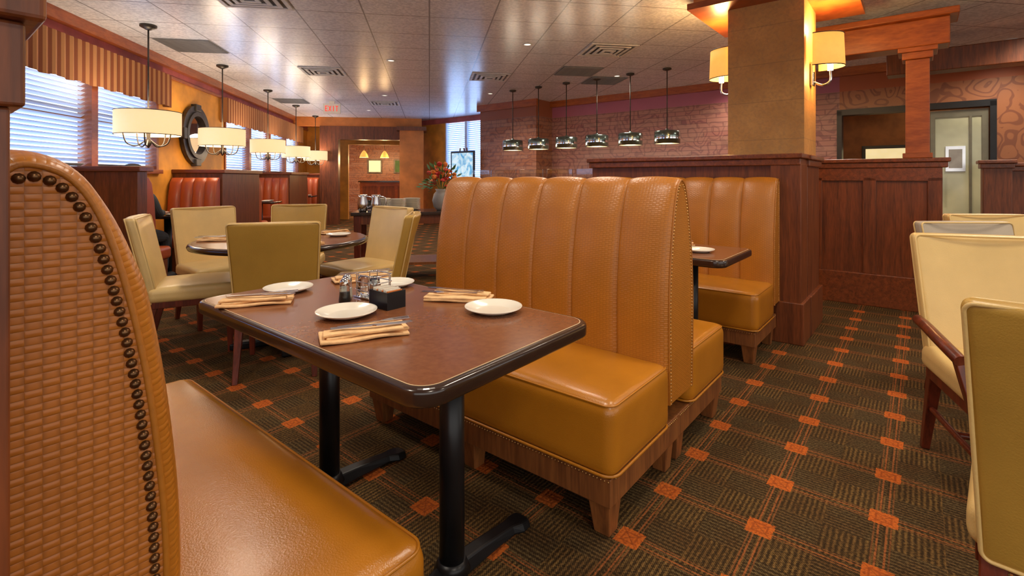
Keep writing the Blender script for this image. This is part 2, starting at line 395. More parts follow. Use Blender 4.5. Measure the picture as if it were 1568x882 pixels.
booth('booth_bench',4.02,.80,2.15,(-1,))
# ------------------------------------------------ table
def plate(par,x,y,z=.762,r=.095):
    pr=[(.001,.003),(r*.55,.003),(r*.62,.004),(r*.97,.017),(r,.0185),(r*.99,.0155),(r*.62,0),(.001,0)]
    return lathe('plate_rim',pr,MT['white'],par,(x,y,z),48,True,False)
def napkin(par,x,y,rot,z=.7615,L=.235):
    g=empty('napkin_setting',(x,y),z,rot); g.parent=par
    for i,(w,dx,dy,rr) in enumerate(((.105,0,0,0),(.082,.008,.008,.05),(.045,-.004,-.020,-.05))):
        def wav(P,i=i): return (P.x,P.y+.004*math.sin(P.x*22+i),P.z+.0015*math.sin(P.x*40+i*2))
        o=rbox(f'fold_{i+1}',(dx,dy,.006+i*.007),(L-.012*i,w,.0085),.004,MT['napkin'],g,0,wav,12); o.rotation_euler=(0,0,rr)
    zf=.0285
    o=prism('fork_handle',[(-.10,-.006),(-.04,-.004),(.02,-.003),(.045,-.012),(.055,-.012),(.055,.012),(.045,.012),(.02,.003),(-.04,.004),(-.10,.006)],0,.0025,MT['steel'],g,0,(0.03,.018,zf)); o.rotation_euler=(0,0,.12)
    for k in range(4):
        b=box(f'fork_tine_{k+1}',(.107,.0275-.0095+ k*.0066,zf+.0013),(.05,.003,.0022),MT['steel'],g); b.rotation_euler=(0,0,.12)
    o=prism('knife',[(-.11,-.007),(0,-.005),(.01,-.009),(.09,-.010),(.11,.0),(.105,.007),(0,.006),(-.11,.007)],0,.003,MT['steel'],g,0,(.02,-.018,zf+.002)); o.rotation_euler=(0,0,-.08)
    return g
def rtable(name,p0,p1,q0,q1):
    E=empty(name,PQ((p0+p1)/2,(q0+q1)/2),0,TH); w=p1-p0;l=q1-q0
    prism('top_edge',rrect(w,l,.07),.715,.7585,MT['edge'],E,.012,seg=5)
    prism('inlay_strip',rrect(w-.036,l-.036,.055),.75,.7592,MT['inlay'],E)
    prism('laminate_surface',rrect(w-.042,l-.042,.052),.75,.7598,MT['lam'],E)
    for i,y in enumerate((-.335,.335)):
        cyl(f'pedestal_{i+1}',.037,.05,.70,MT['black'],E,(0.02,y))
        cyl(f'collar_{i+1}',.055,.04,.075,MT['black'],E,(0.02,y),32,.04)
        box(f'top_spider_{i+1}',(0.02,y,.702),(.42,.07,.02),MT['black'],E,.004)
        for s in(-1,1):
            vs=[]
            for x,hw,z0,z1 in((0,.032,.012,.062),(.12,.030,.012,.052),(.26,.030,.008,.034),(.30,.042,0,.028),(.335,.04,0,.022),(.35,.02,0,.015)):
                vs+=[(0.02+s*x,y-hw,z0),(0.02+s*x,y+hw,z0),(0.02+s*x,y+hw*.75,z1),(0.02+s*x,y-hw*.75,z1)]
            fs=[(0,1,2,3),(20,21,22,23)]
            for k in range(5):
                for m2 in range(4): fs.append((k*4+m2,k*4+(m2+1)%4,k*4+4+(m2+1)%4,k*4+4+m2))
            o=mesh(f'foot_{i+1}_{"a" if s<0 else "b"}',vs,fs,MT['black'],E); bb=o.modifiers.new('b','BEVEL'); bb.width=.006; bb.segments=2
    return E
T=rtable('restaurant_table',.665,1.36,.78,2.04)
def setplate(p,q,r=.095,z=.760):
    g=empty('dinner_plate',PQ(p,q),z,0); plate(g,0,0,0,r); return g
def setnap(p,q,rw,z=.760):
    g=empty('napkin_with_cutlery',PQ(p,q),z,0); napkin(g,0,0,rw,0); return g
setplate(.90,1.42); setplate(.95,1.90,.09); setplate(1.235,1.09); setplate(1.265,1.66,.085)
setnap(.815,1.20,.42); setnap(.785,1.80,.30); setnap(1.275,1.29,2.95); setnap(1.255,1.87,.5)
for p,q in((.975,1.55),(1.015,1.60)):
    g=empty('pepper_shaker' if p<1.0 else 'salt_shaker',PQ(p,q),.760,0)
    lathe('glass_body',[(.017,0),(.021,.01),(.019,.03),(.017,.06),(.016,.068)],MT['glass'],g,seg=12)
    lathe('contents',[(.013,.004),(.015,.012),(.013,.042)],MT['hair'] if p<1.0 else MT['white'],g,seg=12)
    lathe('steel_cap',[(.0175,.067),(.0175,.078),(.012,.088),(.004,.091)],MT['chrome'],g,seg=20)
g=empty('condiment_caddy',PQ(1.10,1.56),.760,TH)
boxr('tray',-.045,.045,-.06,.06,.002,.006,MT['chrome'],g)
for z in(.03,.06,.085):
    tube('wire_ring',[(a,b2,z) for a,b2 in rrect(.09,.12,.02)],.0018,MT['chrome'],g,True)
for a,b2 in rrect(.09,.12,.02,1): tube('wire_post',[(a,b2,.004),(a,b2,.086)],.0018,MT['chrome'],g)
for i in range(3): lathe(f'jam_jar_{i+1}',[(.02,.006),(.022,.02),(.022,.055),(.018,.065),(.018,.075)],MT['glass'],g,(-.02+.02*(i%2),-.035+.035*i,0),16)
g=empty('sugar_packet_holder',PQ(1.05,1.41),.760,TH)
for nm,a in(('side_1',(-.038,-.034,-.05,.05)),('side_2',(.034,.038,-.05,.05)),('side_3',(-.034,.034,-.05,-.046)),('side_4',(-.034,.034,.046,.05)),('bottom',(-.034,.034,-.046,.046))):
    boxr(nm,*a,0,.005 if nm=='bottom' else .058,MT['black'],g)
for i in range(9): boxr(f'packet_{i+1}',-.03,.03,-.042+i*.0095,-.042+i*.0095+.005,.006,.060+.003*(i%3),MT['white'] if i%3 else MT['orf'],g)
rtable('restaurant_table',2.74,3.36,.80,2.04)
setplate(3.0,1.02,.09); setnap(3.13,1.2,.6)
# ------------------------------------------------ chairs
def chair(name,X,Y,f,mat='cream',arms=False,top=.94):
    E=empty(name,(X,Y),0,math.atan2(-f[0],f[1])); C=MT[mat]
    rbox('seat',(0,.0,.43),(.50,.50,.10),.035,MT['cream'] if mat=='olive' else C,E,.015)
    zc=(.36+top)/2; hb=top-.36
    def sh(P):
        t=max(0,(P.z+hb/2)/hb); x=P.x*(.92+.10*t); y=P.y-.12*t**1.2-.03*(1-(P.x/.25)**2)*t+.02
        return (x,y,P.z)
    rbox('backrest',(0,-.235,zc),(.50,.065,hb),.022,C,E,0,sh)
    for yy,nm in((-.030,'piping_rear'),(.030,'piping_front')):
        pts=[]
        for a,b2 in rrect(.488,hb-.012,.02):
            q=sh(Vector((a,yy,b2))); pts.append((q[0],q[1]-.235,q[2]+zc))
        tube(nm,pts,.0045,MT['cream'],E,True)
    boxr('apron',-.235,.235,-.225,.235,.345,.395,MT['leg'],E,.004)
    for i,s in enumerate((-1,1)):
        leg(f'front_leg_{i+1}',(s*.215,.215,.38),(s*.215,.22,0),.048,.03,MT['leg'],E)
        leg(f'rear_leg_{i+1}',(s*.205,-.21,.38),(s*.215,-.30,0),.048,.03,MT['leg'],E)
        if arms:
            pts=catmull([(s*.25,-.26,.575),(s*.275,-.10,.59),(s*.28,.08,.575),(s*.265,.20,.545)],5)
            tube(f'arm_{i+1}',pts,.022,MT['leg'],E)
            leg(f'arm_post_{i+1}',(s*.265,.17,.56),(s*.225,.215,.36),.036,.04,MT['leg'],E)
            tube(f'side_stretcher_{i+1}',[(s*.213,.21,.20),(s*.21,-.25,.20)],.012,MT['leg'],E)
    if arms: tube('cross_stretcher',[(-.21,0,.20),(.21,0,.20)],.012,MT['leg'],E)
    return E
TC=(-1.66,3.62)
chair('dining_chair',-1.49,3.24,(-.30,.95),'olive')
chair('dining_chair',-2.24,3.54,(.88,.45))
chair('dining_chair',-2.48,4.22,(.75,-.62))
chair('dining_chair',-2.00,4.55,(.22,-.97),'olive')
chair('dining_chair',-1.28,4.22,(-.60,-.75))
chair('dining_chair',-1.06,3.62,(-.97,-.10),'olive')
chair('dining_armchair',1.92,1.86,(-.38,-.92),'cream',True,.95)
chair('dining_chair',1.36,1.11,(.70,.71),'olive',False,.95)
chair('dining_chair',2.56,2.52,(-.05,-.99),'grey',False,.95)
chair('dining_chair',3.22,3.10,(-.1,-.98),'cream',False,.95)
E=empty('round_dining_table',TC,0,0)
lathe('top_edge',[(.02,.715),(.55,.715),(.585,.722),(.592,.738),(.585,.752),(.57,.7585),(.02,.7585)],MT['edge'],E,seg=72)
cyl('laminate_surface',.565,.75,.7598,MT['lam'],E,seg=72)
cyl('pedestal',.05,.04,.715,MT['black'],E)
for k in range(4):
    b=box(f'foot_{k+1}',(.17*math.cos(k*math.pi/2+.5),.17*math.sin(k*math.pi/2+.5),.03),(.34,.07,.05),MT['black'],E,.012); b.rotation_euler=(0,0,k*math.pi/2+.5)
for k,a in enumerate((-1.3,2.9,.4,1.7)):
    g=empty('dinner_plate',(TC[0]+.38*math.cos(a),TC[1]+.38*math.sin(a)),.76,0); plate(g,0,0,0,.09)
    g=empty('napkin_with_cutlery',(TC[0]+.42*math.cos(a+.55),TC[1]+.42*math.sin(a+.55)),.76,0); napkin(g,0,0,a+.5,0)
# ------------------------------------------------ room
def flat(name,ang,x0,x1,y0,y1,z,mat,t=.05,below=True):
    z0,z1=(z-t,z) if below else (z,z+t)
    o=mesh(name,[(x,y,zz) for x in(x0,x1) for y in(y0,y1) for zz in(z0,z1)],BF,mat); o.rotation_euler=(0,0,ang); return o
flat('floor',TH,-8,14,-9,20,0,MT['carpet'])
flat('ceiling',WA,-4.2,14,-4,19,H,MT['ceil'],.05,False)
XL=-3.42
wins=[(4.55,7.0),(9.1,13.9)]
WZ0,WZ1=1.30,2.35
frame_box('wall_left_lower','W',XL-.15,XL,-3,15,0,WZ0,MT['gold'])
frame_box('wall_left_upper','W',XL-.15,XL,-3,15,WZ1,H,MT['gold'])
segs=[(-3,.6),(3.3,4.55),(7.0,9.1),(13.9,15)]
for i,(a,b2) in enumerate(segs): frame_box(f'wall_left_pier_{i+1}','W',XL-.15,XL,a,b2,WZ0,WZ1,MT['gold'])
wins=[(.6,3.3)]+wins
def window(i,a,b2):
    E=empty(f'window_{i}',WW(XL,a),0,WA); L=b2-a
    boxr('daylight_pane',-.13,-.12,0,L,WZ0,WZ1,MT['day'],E)
    nb=max(1,round(L/1.15))
    for k in range(nb+1): boxr(f'mullion_{k}',-.11,.02,max(0,k*L/nb-.05),min(L,k*L/nb+.05),WZ0,WZ1,MT['trim'],E)
    boxr('sill',-.12,.05,-.05,L+.05,WZ0-.05,WZ0,MT['trim'],E); boxr('head',-.12,.02,0,L,WZ1-.04,WZ1,MT['trim'],E)
    boxr('meeting_rail',-.11,-.08,0,L,1.80,1.84,MT['trim'],E)
    vs=[];fs=[]
    for k in range(nb):
        y0=k*L/nb+.07;y1=(k+1)*L/nb-.07; z=WZ0+.02
        while z<WZ1-.05:
            n=len(vs); vs+=[(-.07,y0,z+.0),(-.07,y1,z+.0),(-.03,y1,z+.026),(-.03,y0,z+.026),(-.07,y0,z-.003),(-.07,y1,z-.003),(-.03,y1,z+.023),(-.03,y0,z+.023)]
            fs+=[(n,n+1,n+2,n+3),(n+7,n+6,n+5,n+4),(n+3,n+2,n+6,n+7),(n,n+4,n+5,n+1)]; z+=.045
    mesh('venetian_blind_slats',vs,fs,MT['blind'],E)
for i,(a,b2) in enumerate(wins): window(i+1,a,b2)
for i,(a,b2) in enumerate(wins):
    vs=[];fs=[];uvn=int((b2-a+.3)/.0275); a0=a-.15
    for k in range(uvn+1):
        y=a0+k*.0275; x=XL+.10+.012*math.sin(y*2*math.pi/.11)
        vs+=[(x,y,2.12+.008*math.sin(y*20)),(x,y,2.53)]
    for k in range(uvn): fs.append((2*k,2*k+2,2*k+3,2*k+1))
    n=len(vs); y0=a0;y1=a0+uvn*.0275
    vs+=[(XL,y0,2.12),(XL,y0,2.53),(XL,y1,2.12),(XL,y1,2.53)]
    fs+=[(0,1,n+1,n),(2*uvn,2*uvn+1,n+3,n+2),(1,2*uvn+1,n+3,n+1)]
    o=mesh('window_valance',vs,fs,MT['val']); o.rotation_euler=(0,0,WA)
frame_box('trim_1','W',XL,XL+.09,-3,15,H-.11,H-.001,MT['trim'])
frame_box('trim_2','W',XL,XL+.012,-3,15,2.54,H-.11,MT['maroon'])
frame_box('trim_3','W',XL,XL+.03,-3,15,2.515,2.55,MT['trim'])
E=empty('round_wall_mirror',WW(XL+.01,7.98),1.82,WA)
def ringx(name,r0,r1,x0,x1,mat,seg=48):
    vs=[];fs=[]
    for i in range(seg):
        a=2*math.pi*i/seg
        for r,x in((r0,x0),(r0,x1),(r1,x1),(r1,x0)): vs.append((x,r*math.cos(a),r*math.sin(a)))
    for i in range(seg):
        k=(i+1)%seg
        for j in range(4): fs.append((i*4+j,k*4+j,k*4+(j+1)%4,i*4+(j+1)%4))
    return mesh(name,vs,fs,mat,E)
ringx('outer_frame',.32,.43,0,.05,MT['dark']); ringx('inner_frame',.28,.34,.02,.07,MT['dark'])
o=lathe('mirror_glass',[(.29,0),(.29,.02)],MT['mirror'],E); o.rotation_euler=(0,math.pi/2,0)
for k in range(4):
    a=k*math.pi/2; b=box(f'keystone_{k+1}',(.035,.40*math.cos(a),.40*math.sin(a)),(.08,.16,.10),MT['dark'],E,.01); b.rotation_euler=(a+math.pi/2,0,0)
frame_box('wall_back_1','W',XL-.15,-2.3,14.9,15.05,0,H,MT['gold'])
frame_box('wall_back_2','W',-.75,1.5,14.9,15.05,0,H,MT['gold'])
frame_box('wall_back_3','W',-2.3,-.75,14.9,15.05,2.15,H,MT['gold'])
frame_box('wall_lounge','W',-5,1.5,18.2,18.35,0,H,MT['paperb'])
frame_box('trim_4','W',XL,1.5,14.8,14.9,H-.12,H-.001,MT['trim'])
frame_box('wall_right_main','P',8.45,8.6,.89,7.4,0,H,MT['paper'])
frame_box('wall_right_over_door','P',8.45,8.6,-.69,.89,2.1,H,MT['paper2'])
frame_box('wall_right_end','P',8.45,8.6,-6,-.69,0,H,MT['paper2'])
frame_box('trim_5','P',8.37,8.45,-6,5.85,H-.12,H-.001,MT['trim'])
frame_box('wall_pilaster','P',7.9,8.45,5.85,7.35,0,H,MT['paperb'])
frame_box('trim_6','P',7.84,7.9,5.80,7.4,H-.14,H-.001,MT['trim'])
frame_box('wall_bay_lower','P',9.0,9.15,7.35,11.2,0,1.1,MT['gold'])
frame_box('wall_bay_upper','P',9.0,9.15,7.35,11.2,2.62,H,MT['maroon'])
frame_box('wall_bay_return','P',8.45,9.15,7.2,7.35,0,H,MT['gold'])
frame_box('wall_bay_pier','P',9.0,9.15,9.6,11.2,1.1,2.62,MT['gold'])
E=empty('window_4',PQ(9.0,7.35),0,TH)
boxr('daylight_pane',.1,.12,0,2.25,1.1,2.62,MT['day'],E)
for k in range(4): boxr(f'mullion_{k}',-.02,.09,max(0,k*.75-.04),min(2.25,k*.75+.04),1.1,2.62,MT['blind'],E)
vs=[];fs=[];z=1.12
while z<2.6:
    n=len(vs); vs+=[(.06,.02,z),(.06,2.23,z),(.02,2.23,z+.026),(.02,.02,z+.026)]; fs.append((n,n+1,n+2,n+3)); z+=.05
mesh('venetian_blind_slats',vs,fs,MT['blind'],E)
E=empty('framed_artwork',PQ(7.75,7.75),0,TH)
boxr('frame',.0,.03,-.36,.36,1.15,1.78,MT['black'],E); boxr('canvas',-.006,0,-.32,.32,1.19,1.74,MT['blueart'],E)
for s in(-1,1): tube(f'easel_leg_{"a" if s<0 else "b"}',[(.04,s*.1,1.85),(.04,s*.35,0)],.015,MT['leg'],E)
tube('easel_rear_leg',[(.05,0,1.85),(.5,0,0)],.015,MT['leg'],E); boxr('easel_ledge',-.03,.06,-.34,.34,1.12,1.15,MT['leg'],E)
E=empty('door_1',PQ(8.45,.10),0,TH)
boxr('jamb_1',-.03,.16,.76,.82,0,2.14,MT['black'],E); boxr('jamb_2',-.03,.16,-.82,-.76,0,2.14,MT['black'],E); boxr('head',-.03,.16,-.82,.82,2.08,2.16,MT['black'],E)
boxr('center_post',-.01,.10,-.19,-.14,0,2.08,MT['steel'],E)
for nm,a in(('stile_1',(-.25,-.20,0,2.06)),('stile_2',(-.75,-.69,0,2.06)),('rail_top',(-.69,-.25,1.97,2.06)),('rail_bottom',(-.69,-.25,0,.20)),('stile_3',(-.60,-.575,.20,1.97))):
    boxr(nm,.02,.06,a[0],a[1],a[2],a[3],MT['door'],E)
boxr('door_glass',.035,.045,-.69,-.25,.20,1.97,simple('frosted_door_glass',(.46,.46,.30),.10,0,.2,2),E)
boxr('picture_frame',.02,.035,-.54,-.35,1.28,1.60,MT['steel'],E); boxr('picture_print',.016,.02,-.51,-.38,1.32,1.56,MT['stone'],E)
tube('door_handle',[(-.02,-.31,.9),(-.02,-.31,1.25)],.012,MT['steel'],E)
frame_box('wall_vestibule','P',9.7,9.8,-1.5,1.6,0,H,simple('vestibule_brown',(.38,.14,.03),.6))
E=empty('lit_pass_window',PQ(9.69,.42),0,TH)
boxr('frame',-.03,0,-.30,.30,1.30,1.70,MT['black'],E); boxr('pane',-.04,-.03,-.25,.25,1.35,1.65,simple('pass_glow',(.9,.8,.5),.4,0,.4,5,emit=(1,.8,.4),es=.6),E)
frame_box('column_wall','P',4.32,4.86,.68,1.23,1.36,H,MT['col'])
frame_box('wall_soffit','P',4.14,5.1,.40,1.45,2.60,H-.001,MT['burnt'])
frame_box('trim_7','P',4.10,5.14,.36,1.49,2.58,2.63,MT['trim'])
def cap(name,p0,p1,q0,q1,z):
    frame_box(name,'P',p0-.035,p1+.035,q0-.035,q1+.035,z-.035,z,MT['woodh'],.006)
    frame_box(name+'_moulding','P',p0-.018,p1+.018,q0-.018,q1+.018,z-.085,z-.035,MT['woodh'],.006)
frame_box('wall_partition_booth','P',4.10,4.30,.72,2.38,0,1.30,MT['wood'])
frame_box('wall_partition_post','P',4.07,4.32,.66,.86,0,1.30,MT['wood'],.004)
cap('trim_partition_cap',4.08,4.31,.68,2.38,1.375)
frame_box('baseboard_partition','P',4.05,4.34,.64,.88,0,.30,MT['wood'],.006)
frame_box('wall_column_cladding','P',4.335,4.88,.66,1.25,0,1.30,MT['wood'],.004)
cap('trim_column_cap',4.335,4.88,.66,1.25,1.37)
frame_box('baseboard_column','P',4.345,4.90,.635,1.27,0,.30,MT['wood'],.006)
frame_box('wall_low_partition','P',5.76,5.90,-.15,1.8,0,1.30,MT['wood'])
cap('trim_low_wall_cap',5.74,5.92,-.17,1.8,1.375)
for i,q in enumerate((-.10,.37,.80,1.3)): frame_box(f'trim_stile_{i+1}','P',5.735,5.76,q-.05,q+.05,.30,1.20,MT['wood'],.003)
frame_box('trim_low_wall_rail','P',5.735,5.76,-.15,1.8,1.17,1.29,MT['woodh'],.003)
frame_box('baseboard_low_wall','P',5.72,5.765,-.17,1.8,0,.30,MT['woodh'],.006)
E=empty('wood_post',PQ(5.83,.02),0,TH)
boxr('shaft',-.085,.085,-.085,.085,1.376,2.26,MT['trim'],E,.006); boxr('foot',-.105,.105,-.105,.105,1.376,1.42,MT['trim'],E,.005)
boxr('capital',-.11,.11,-.11,.11,2.26,2.36,MT['trim'],E,.008); boxr('capital_top',-.14,.14,-.14,.14,2.32,2.362,MT['trim'],E,.006)
frame_box('trim_header_beam','P',5.70,5.96,-.20,1.30,2.363,2.60,MT['trim'],.01)
frame_box('trim_header_cornice','P',5.64,6.02,-.26,1.36,2.60,2.66,MT['trim'],.01)
frame_box('wall_low_partition_far','P',7.15,7.30,-3.0,-.55,0,1.28,MT['wood']); cap('trim_far_cap',7.14,7.31,-3,-.55,1.35)
frame_box('wall_newel_far','P',7.10,7.34,-.72,-.50,0,1.30,MT['wood'],.006); cap('trim_newel_cap',7.10,7.34,-.72,-.50,1.38)
frame_box('trim_header_beam_far','P',7.10,7.36,-3.5,.3,2.36,2.60,MT['wood'],.01)
E=empty('partition_post',PQ(0,0),0,TH)
boxr('shaft',-.12,.068,.70,.768,0,1.27,MT['wood'],E,.003); boxr('capital_lower',-.13,.078,.69,.778,1.27,1.355,MT['wood'],E,.004); boxr('capital_upper',-.15,.092,.675,.795,1.355,1.50,MT['wood'],E,.006)
frame_box('wall_bar_front','P',6.75,6.95,3.6,6.6,0,1.12,MT['wood']); frame_box('trim_bar_top','P',6.68,7.1,3.55,6.65,1.12,1.16,MT['woodh'],.005)
for i in range(5):
    E=empty('glass_divider',PQ(6.82,3.75+i*.58),0,TH); boxr('glass_sheet',-.005,.005,0,.5,1.165,1.34,MT['glass'],E,.002); boxr('clip',-.012,.012,.2,.3,1.16,1.18,MT['steel'],E)
teal=simple('teal_metal',(.24,.31,.28),.2,.9)
for i in range(6):
    E=empty('pendant_lamp',PQ(6.87,2.78+i*.565),0,0)
    lathe('canopy',[(.06,2.749),(.06,2.73),(.02,2.715)],MT['dark'],E,seg=24)
    cyl('stem',.007,1.87,2.73,MT['dark'],E,seg=10)
    pr=[(.02,1.89),(.03,1.875),(.165,1.86),(.178,1.85),(.178,1.68),(.172,1.68),(.172,1.845),(.02,1.86)]
    lathe('shade',pr,teal,E,seg=40,close=False)
    lathe('band',[(.18,1.745),(.181,1.76),(.18,1.775)],MT['chrome'],E,seg=40,close=False)
    lathe('diffuser',[(.001,1.685),(.17,1.685),(.17,1.69),(.001,1.69)],MT['shade'],E,seg=32,close=False)
    li=bpy.data.lights.new('pendant_light','POINT'); li.energy=8; li.color=(1,.82,.6); li.shadow_soft_size=.1
    lo=bpy.data.objects.new('lamp_light',li); S.collection.objects.link(lo); lo.parent=E; lo.location=(0,0,1.62)
for i,t in enumerate((5.61,7.45,9.42,11.3,13.15)):
    E=empty('drum_chandelier',WW(-2.82,t),0,WA); R=.285
    lathe('canopy',[(.075,2.749),(.075,2.73),(.02,2.70)],MT['dark'],E,seg=24); cyl('rod',.008,1.70,2.72,MT['dark'],E,seg=10)
    lathe('drum_shade',[(R,1.63),(R,1.87),(R-.008,1.87),(R-.008,1.63)],MT['shade'],E,seg=56,close=False)
    for z in(1.632,1.868): tube('rim_ring',[(R*math.cos(k*math.pi/24),R*math.sin(k*math.pi/24),z) for k in range(48)],.004,MT['dark'],E,True,1)
    for k in range(3):
        a=k*math.pi/3; tube('spider_arm',[(-(R-.005)*math.cos(a),-(R-.005)*math.sin(a),1.86),((R-.005)*math.cos(a),(R-.005)*math.sin(a),1.86)],.004,MT['dark'],E,False,1)
    lathe('hub',[(.004,1.50),(.022,1.53),(.035,1.56),(.015,1.60),(.02,1.65),(.01,1.70)],MT['dark'],E,seg=20)
    for k in range(5):
        a=k*2*math.pi/5; pts=catmull([(.02*math.cos(a),.02*math.sin(a),1.58),(.10*math.cos(a),.10*math.sin(a),1.52),(.18*math.cos(a),.18*math.sin(a),1.55),(.21*math.cos(a),.21*math.sin(a),1.66)],5)
        tube(f'arm_{k+1}',pts,.007,MT['dark'],E,False,1); cyl(f'candle_{k+1}',.012,1.66,1.74,MT['bulb'],E,(.21*math.cos(a),.21*math.sin(a)),10)
    li=bpy.data.lights.new('drum_light','POINT'); li.energy=22; li.color=(1,.84,.64); li.shadow_soft_size=.2
    lo=bpy.data.objects.new('lamp_light',li); S.collection.objects.link(lo); lo.parent=E; lo.location=(0,0,1.76)
for (p,q,r) in((4.6,1.235,0),(4.6,.675,math.pi)):
    E=empty('wall_sconce',PQ(p,q),0,TH+r)
    boxr('backplate',-.045,.045,0,.02,1.93,2.12,MT['steel'],E,.005)
    tube('bracket',catmull([(0,.02,1.96),(0,.08,1.93),(0,.13,1.96),(0,.13,2.04)],5),.009,MT['steel'],E)
    cyl('bulb',.02,2.04,2.14,MT['bulb'],E,(0,.13),14)
    vs=[];fs=[];n=20
    for k in range(n+1):
        a=math.pi*k/n; c,s=math.cos(a),math.sin(a)
        vs+=[(.155*c,.03+.20*s,2.07),(.145*c,.03+.19*s,2.32)]
    for k in range(n): fs.append((2*k,2*k+2,2*k+3,2*k+1))
    o=mesh('half_drum_shade',vs,fs,MT['amber'],E,True); sm=o.modifiers.new('s','SOLIDIFY'); sm.thickness=.004
    for z,rr in((2.07,.155),(2.32,.145)): tube('shade_rim',[(rr*math.cos(math.pi*k/n),.03+(rr+.045)*math.sin(math.pi*k/n),z) for k in range(n+1)],.004,MT['dark'],E,False,1)
    for zz,en in((2.38,18),(2.02,10)):
        li=bpy.data.lights.new('sconce_light','POINT'); li.energy=en; li.color=(1,.60,.22); li.shadow_soft_size=.05
        lo=bpy.data.objects.new('lamp_light',li); S.collection.objects.link(lo); lo.parent=E; lo.location=(0,.13,zz)
# ------------------------------------------------ left alcove booths
XE=-2.80
def block(t0,t1):
    frame_box('wall_alcove_block','W',XL,XE,t0,t1,0,1.26,MT['wood'],.003)
    frame_box('trim_alcove_cap','W',XL,XE+.04,t0-.04,t1+.04,1.26,1.31,MT['woodh'],.006)
    frame_box('baseboard_alcove','W',XL,XE+.015,t0-.015,t1+.015,0,.22,MT['wood'],.003)
for a in((5.38,5.55),(7.40,8.90),(10.75,12.2),(13.6,14.6)): block(*a)
def redbench(t,face):
    E=empty('alcove_bench',WW(XL+.02,t),0,WA); L=XE-XL-.04; n=4; K=8; vs=[];fs=[]
    prof=[(.16,.44),(.18,.7),(.15,.95),(.10,1.14),(.04,1.20),(.002,1.20)]; m=len(prof)
    for c in range(n):
        for k in range(K+(c==n-1)):
            f=(1-math.cos(math.pi*k/K))/2; x=(c+f)*L/n; b2=.035*math.sin(math.pi*k/K)
            for j,(y,z) in enumerate(prof): vs.append((x,face*(y+(b2 if j<m-1 else 0)),z))
    ny=len(vs)//m
    for a in range(ny-1):
        for j in range(m-1): i=a*m+j; fs.append((i,i+1,i+m+1,i+m))
    mesh('channel_back',vs,fs,MT['red'],E,True)
    for x in(0.0,L): mesh('end_panel',[(x,face*y,z) for y,z in prof]+[(x,face*.002,.44)],[tuple(range(m+1))],MT['red'],E)
    rbox('seat',(L/2,face*.29,.38),(L,.46,.14),.04,MT['red'],E); boxr('base',.02,L-.02,min(face*.02,face*.46),max(face*.02,face*.46),0,.31,MT['wood'],E)
for t,f in((5.57,1),(7.38,-1),(8.92,1),(10.73,-1),(12.22,1),(13.58,-1)): redbench(t,f)
for t in(6.55,9.85,12.9):
    E=empty('alcove_table',WW(-3.08,t),0,WA); prism('top',rrect(.62,.56,.05),.725,.76,MT['edge'],E,.008); cyl('pedestal',.04,.02,.725,MT['black'],E); cyl('base',.2,0,.025,MT['black'],E)
    plate(E,.1,.14,.761); plate(E,.12,-.15,.761)
frame_box('trim_back_header','W',-2.75,-.2,13.3,13.6,2.18,2.52,MT['wood'])
frame_box('wall_header_over','W',-3.42,-.2,13.35,13.55,2.52,H-.001,MT['burnt'])
frame_box('wall_back_pier_1','W',-2.75,-2.3,13.3,13.59,0,2.18,MT['wood'])
frame_box('wall_back_pier_2','W',-.75,-.15,13.0,13.6,0,2.40,MT['burnt'])
frame_box('trim_pier_cap','W',-.82,-.08,12.93,13.67,2.40,2.50,MT['wood'])
E=empty('lounge_counter',WW(-2.2,16.6),0,WA); boxr('front',0,1.7,0,.4,0,1.05,MT['trim'],E); boxr('top',-.05,1.75,-.06,.46,1.05,1.10,MT['edge'],E)
for k in range(3):
    boxr(f'panel_{k+1}',.08+k*.55,.53+k*.55,-.015,0,.2,.92,MT['wood'],E,.004)
for k in range(3):
    x,t=WW(-2.05+.62*k,16.4+.2*(k%2)); E=empty('lounge_pendant_lamp',(x,t),0,0)
    cyl('stem',.008,2.05,2.74,MT['dark'],E,seg=10); lathe('canopy',[(.05,2.749),(.05,2.73),(.02,2.72)],MT['dark'],E,seg=20)
    lathe('bell_shade',[(.02,2.06),(.05,2.03),(.10,1.95),(.14,1.84),(.135,1.84),(.095,1.945),(.02,2.05)],MT['amber'],E,seg=28,close=False); cyl('bulb',.03,1.88,1.96,MT['bulb'],E,seg=14)
    li=bpy.data.lights.new('lounge_light','POINT'); li.energy=35; li.color=(1,.62,.28); li.shadow_soft_size=.08
    lo=bpy.data.objects.new('lamp_light',li); S.collection.objects.link(lo); lo.parent=E; lo.location=(0,0,1.78)
for k in range(2):
    E=empty('lounge_wall_picture',WW(-1.9+.9*k,18.18),0,WA); boxr('frame',-.25,.25,-.03,0,1.35,1.85,MT['dark'],E); boxr('print',-.20,.20,-.036,-.03,1.40,1.80,MT['green'] if k else MT['shade'],E)
E=empty('exit_sign',WW(-1.95,10.6),0,WA)
boxr('housing',-.17,.17,-.03,.03,2.50,2.70,MT['white'],E,.005); boxr('canopy',-.05,.05,-.03,.03,2.70,2.749,MT['white'],E)
ex=simple('exit_red',(.8,.03,.02),.4,0,0,emit=(1,.08,.04),es=.5)
x=-.13
for ch in 'EXIT':
    rects={'E':[(0,0,.012,.11),(0,0,.05,.014),(0,.048,.04,.014),(0,.096,.05,.014)],'I':[(.018,0,.014,.11)],'T':[(.018,0,.014,.11),(0,.096,.05,.014)],'X':[]}[ch]
    for (a,b2,w2,h2) in rects: boxr('letter_'+ch,x+a,x+a+w2,-.035,-.031,2.545+b2,2.545+b2+h2,ex,E)
    if ch=='X':
        for s in(-1,1):
            b=box('letter_X',(x+.025,-.033,2.60),(.013,.004,.115),ex,E); b.rotation_euler=(0,s*.4,0)
    x+=.067
